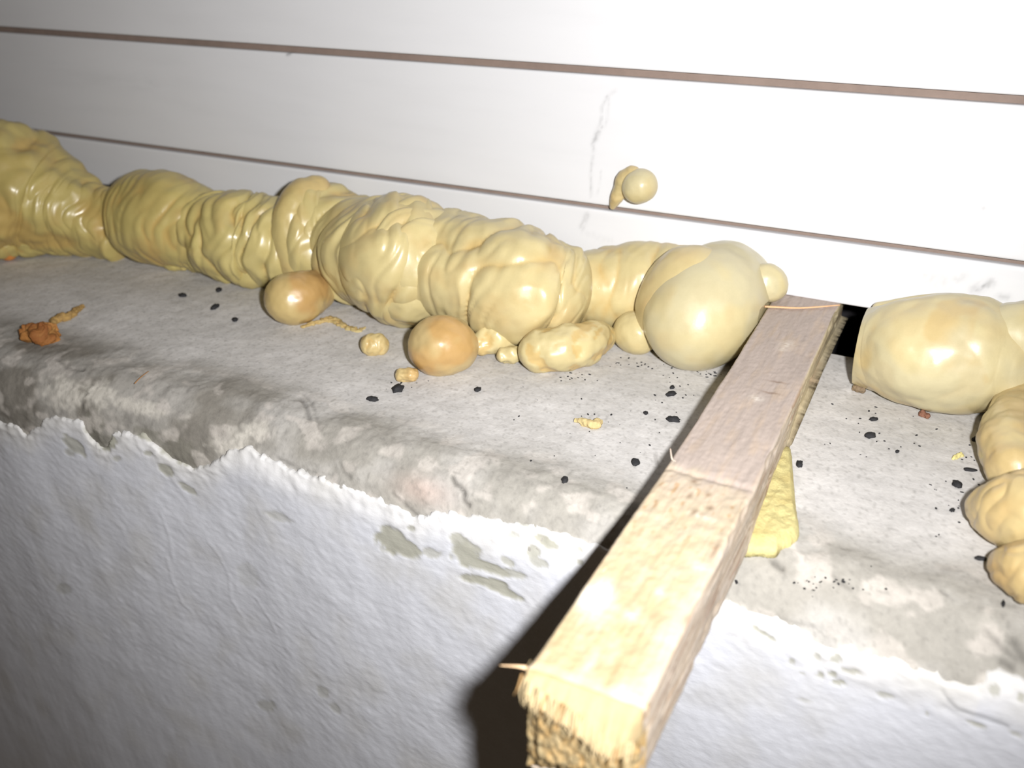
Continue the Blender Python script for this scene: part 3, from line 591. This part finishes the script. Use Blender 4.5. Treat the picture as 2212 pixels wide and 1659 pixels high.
# ------------------------------------------------------------------ black grit, each fleck its own
GR = [((395, 640, 11, 3.5, 0), 'black rice-like fleck on the ledge left of the brownish ball lobe, leftmost of four'),
      ((473, 628, 8, 4.5, -20), 'black fleck just under the strand, topmost of the four left of the brownish ball lobe'),
      ((465, 665, 11, 4, -22), 'slanted black fleck, middle of the four left of the brownish ball lobe'),
      ((508, 692, 8, 4, 0), 'black fleck nearest the brownish ball lobe, lowest of four'),
      ((805, 864, 15, 5, 4), 'long black fleck on the ledge below the tiny orange-cream crumb'),
      ((860, 843, 15, 8, -12), 'chunky black fleck touching the shadow of the tiny orange-cream crumb'),
      ((1032, 843, 9, 4.5, -8), 'small black fleck below the brownish lobe at the front of the strand'),
      ((1450, 853, 13, 5, -10), 'black fleck just below the large smooth bulb'),
      ((1452, 838, 6, 4, -10), 'tiny black speck right under the large smooth bulb'),
      ((1395, 893, 6, 4, 0), 'tiny grey-black speck left of the forked black fleck by the batten'),
      ((1455, 908, 17, 6, 8), 'black fleck with a pointed tail close left of the batten'),
      ((1373, 1000, 11, 9, 0), 'fat round black fleck on the ledge left of the batten'),
      ((1220, 1039, 9, 8, -45), 'round black fleck above the ragged ledge edge, farthest left of the batten'),
      ((1727, 1004, 9, 8, 0), 'round black fleck right of the yellow foam patch'),
      ((1880, 943, 14, 6.5, 0), 'black fleck on the ledge below the cut end of the right strand, lower of two'),
      ((1887, 907, 10, 4, 0), 'black fleck on the ledge below the cut end of the right strand, upper of two'),
      ((1938, 976, 5, 4, 0), 'tiny black speck right of the two flecks under the right strand'),
      ((2067, 1049, 13, 8, 25), 'large black fleck above the tip of the lower foam lobe at right'),
      ((2095, 1016, 17, 3.5, 6), 'thin needle-like black fleck beside the browner foam lobe at right'),
      ((2108, 950, 10, 5, 0), 'black fleck touching the top of the browner foam lobe at right'),
      ((2057, 1103, 7, 5, 0), 'small black fleck left of the tip of the lower foam lobe'),
      ((2118, 1208, 17, 5, 8), 'long black fleck left of the orange-tinged lowest lobe'),
      ((2167, 1305, 5, 9, 0), 'upright black fleck at the foot of the orange-tinged lowest lobe'),
      ((1609, 1195, 5, 4.5, 0), 'small black speck under the lower end of the yellow foam patch'),
      ((1590, 1254, 3.5, 10, -15), 'narrow dark chip beside the batten near the ragged ledge edge')]
for i, ((px, py, a_, b_, dg), lab) in enumerate(GR):
    x, s = hit(px, py); yy, zz, nY, nZ = [float(v) for v in profile(np.array(x), np.array(s))]
    zz = float(ledge_z(x, S0 - s)) if s < LT else zz
    d_ = np.linalg.norm(np.array([x, yy, zz]) - CAM); mpp = d_ / F
    r = ray(px, py); t = (zz - CAM[2]) / r[2] if s < LT else 0
    c = (CAM + t * r) if s < LT else np.array([x, yy, zz])
    e0 = at(px + a_ * math.cos(math.radians(dg)), py + a_ * math.sin(math.radians(dg)), 2, c[2]) - c; e1 = at(px - b_ * math.sin(math.radians(dg)), py + b_ * math.cos(math.radians(dg)), 2, c[2]) - c
    n1, n2 = 14, 18; ph = np.linspace(-1.5, 1.5, n1)[:, None]; th = np.linspace(0, 2 * math.pi, n2, endpoint=False)[None]
    e0 = e0 * .86; e1 = e1 * .86; hz = min(np.linalg.norm(e0), np.linalg.norm(e1)) * .5
    A = np.cos(ph) * np.cos(th); B = np.cos(ph) * np.sin(th); Hh = np.sin(ph) + 0 * th
    P = e0 * A[..., None] + e1 * B[..., None] + np.array([0, 0, 1.]) * (Hh * hz)[..., None]
    P = P * (1 + .35 * noise(stack(A * 1.7 + i * 5, B * 1.7, Hh * 1.7)))[..., None]
    o = link('grit_fleck', grid_mesh('grit_fleck', P, srgb(40, 40, 44), wrap=True, caps=True), M_grit)
    o.location = Vector(c + np.array([0, 0, hz * .6])); tag(o, lab, 'debris', 'black grit flecks on the ledge')
# dry straw on the crumbled edge at left
h0, h1 = hit(296, 838), hit(325, 812)
pp = []
for (x, s) in (h0, ((h0[0] + h1[0]) / 2, (h0[1] + h1[1]) / 2), h1):
    yv, zv, _, _ = profile(np.array(x), np.array(s)); pp.append(np.array([x, float(yv) - .001, float(zv) + .003]))
o = spike(None, pp, .0004, .0003, srgb(150, 110, 70), name='straw'); tag(o, 'short dry brown straw on the crumbled ledge edge at left', 'debris')
# countless fine grains swept along the foam and the tear of the ledge
rnd = random.Random(11); bm = bmesh.new(); ps = []
def sprinkle(n, cx_, cy_, sx_, sy_):
    for _ in range(n): ps.append((rnd.gauss(cx_, sx_), rnd.gauss(cy_, sy_)))
sprinkle(22, 1390, 785, 40, 10); sprinkle(16, 1500, 808, 45, 5); sprinkle(14, 1230, 812, 25, 6); sprinkle(24, 1640, 1192, 20, 5); sprinkle(14, 1450, 850, 22, 16)
sprinkle(26, 1900, 930, 60, 40); sprinkle(16, 2060, 1090, 50, 40); sprinkle(30, 1300, 930, 110, 60); sprinkle(14, 2110, 1000, 20, 40); sprinkle(10, 870, 830, 25, 10); sprinkle(40, 1800, 1260, 50, 14)
for (px, py) in ps:
    x, s = hit(px, py)
    if s > LT - .005: yv, zv, _, _ = [float(v) for v in profile(np.array(x), np.array(s))]
    else: yv = S0 - s; zv = float(ledge_z(x, yv))
    if SX0 - .001 < x < SX1 + .001: continue
    r_ = rnd.uniform(.0002, .00055)
    mt = Matrix.Translation((x, yv, zv + r_ * .3)) @ Matrix.Rotation(rnd.uniform(0, 6), 4, 'Z') @ Matrix.Diagonal((rnd.uniform(.8, 2.2), 1, .7, 1))
    bmesh.ops.create_icosphere(bm, subdivisions=1, radius=r_, matrix=mt)
me = bpy.data.meshes.new('fine_grit'); bm.to_mesh(me); bm.free()
o = link('fine_grit', me, M_grit); tag(o, 'fine dark grit scattered over the ledge', 'grit'); o['kind'] = 'stuff'
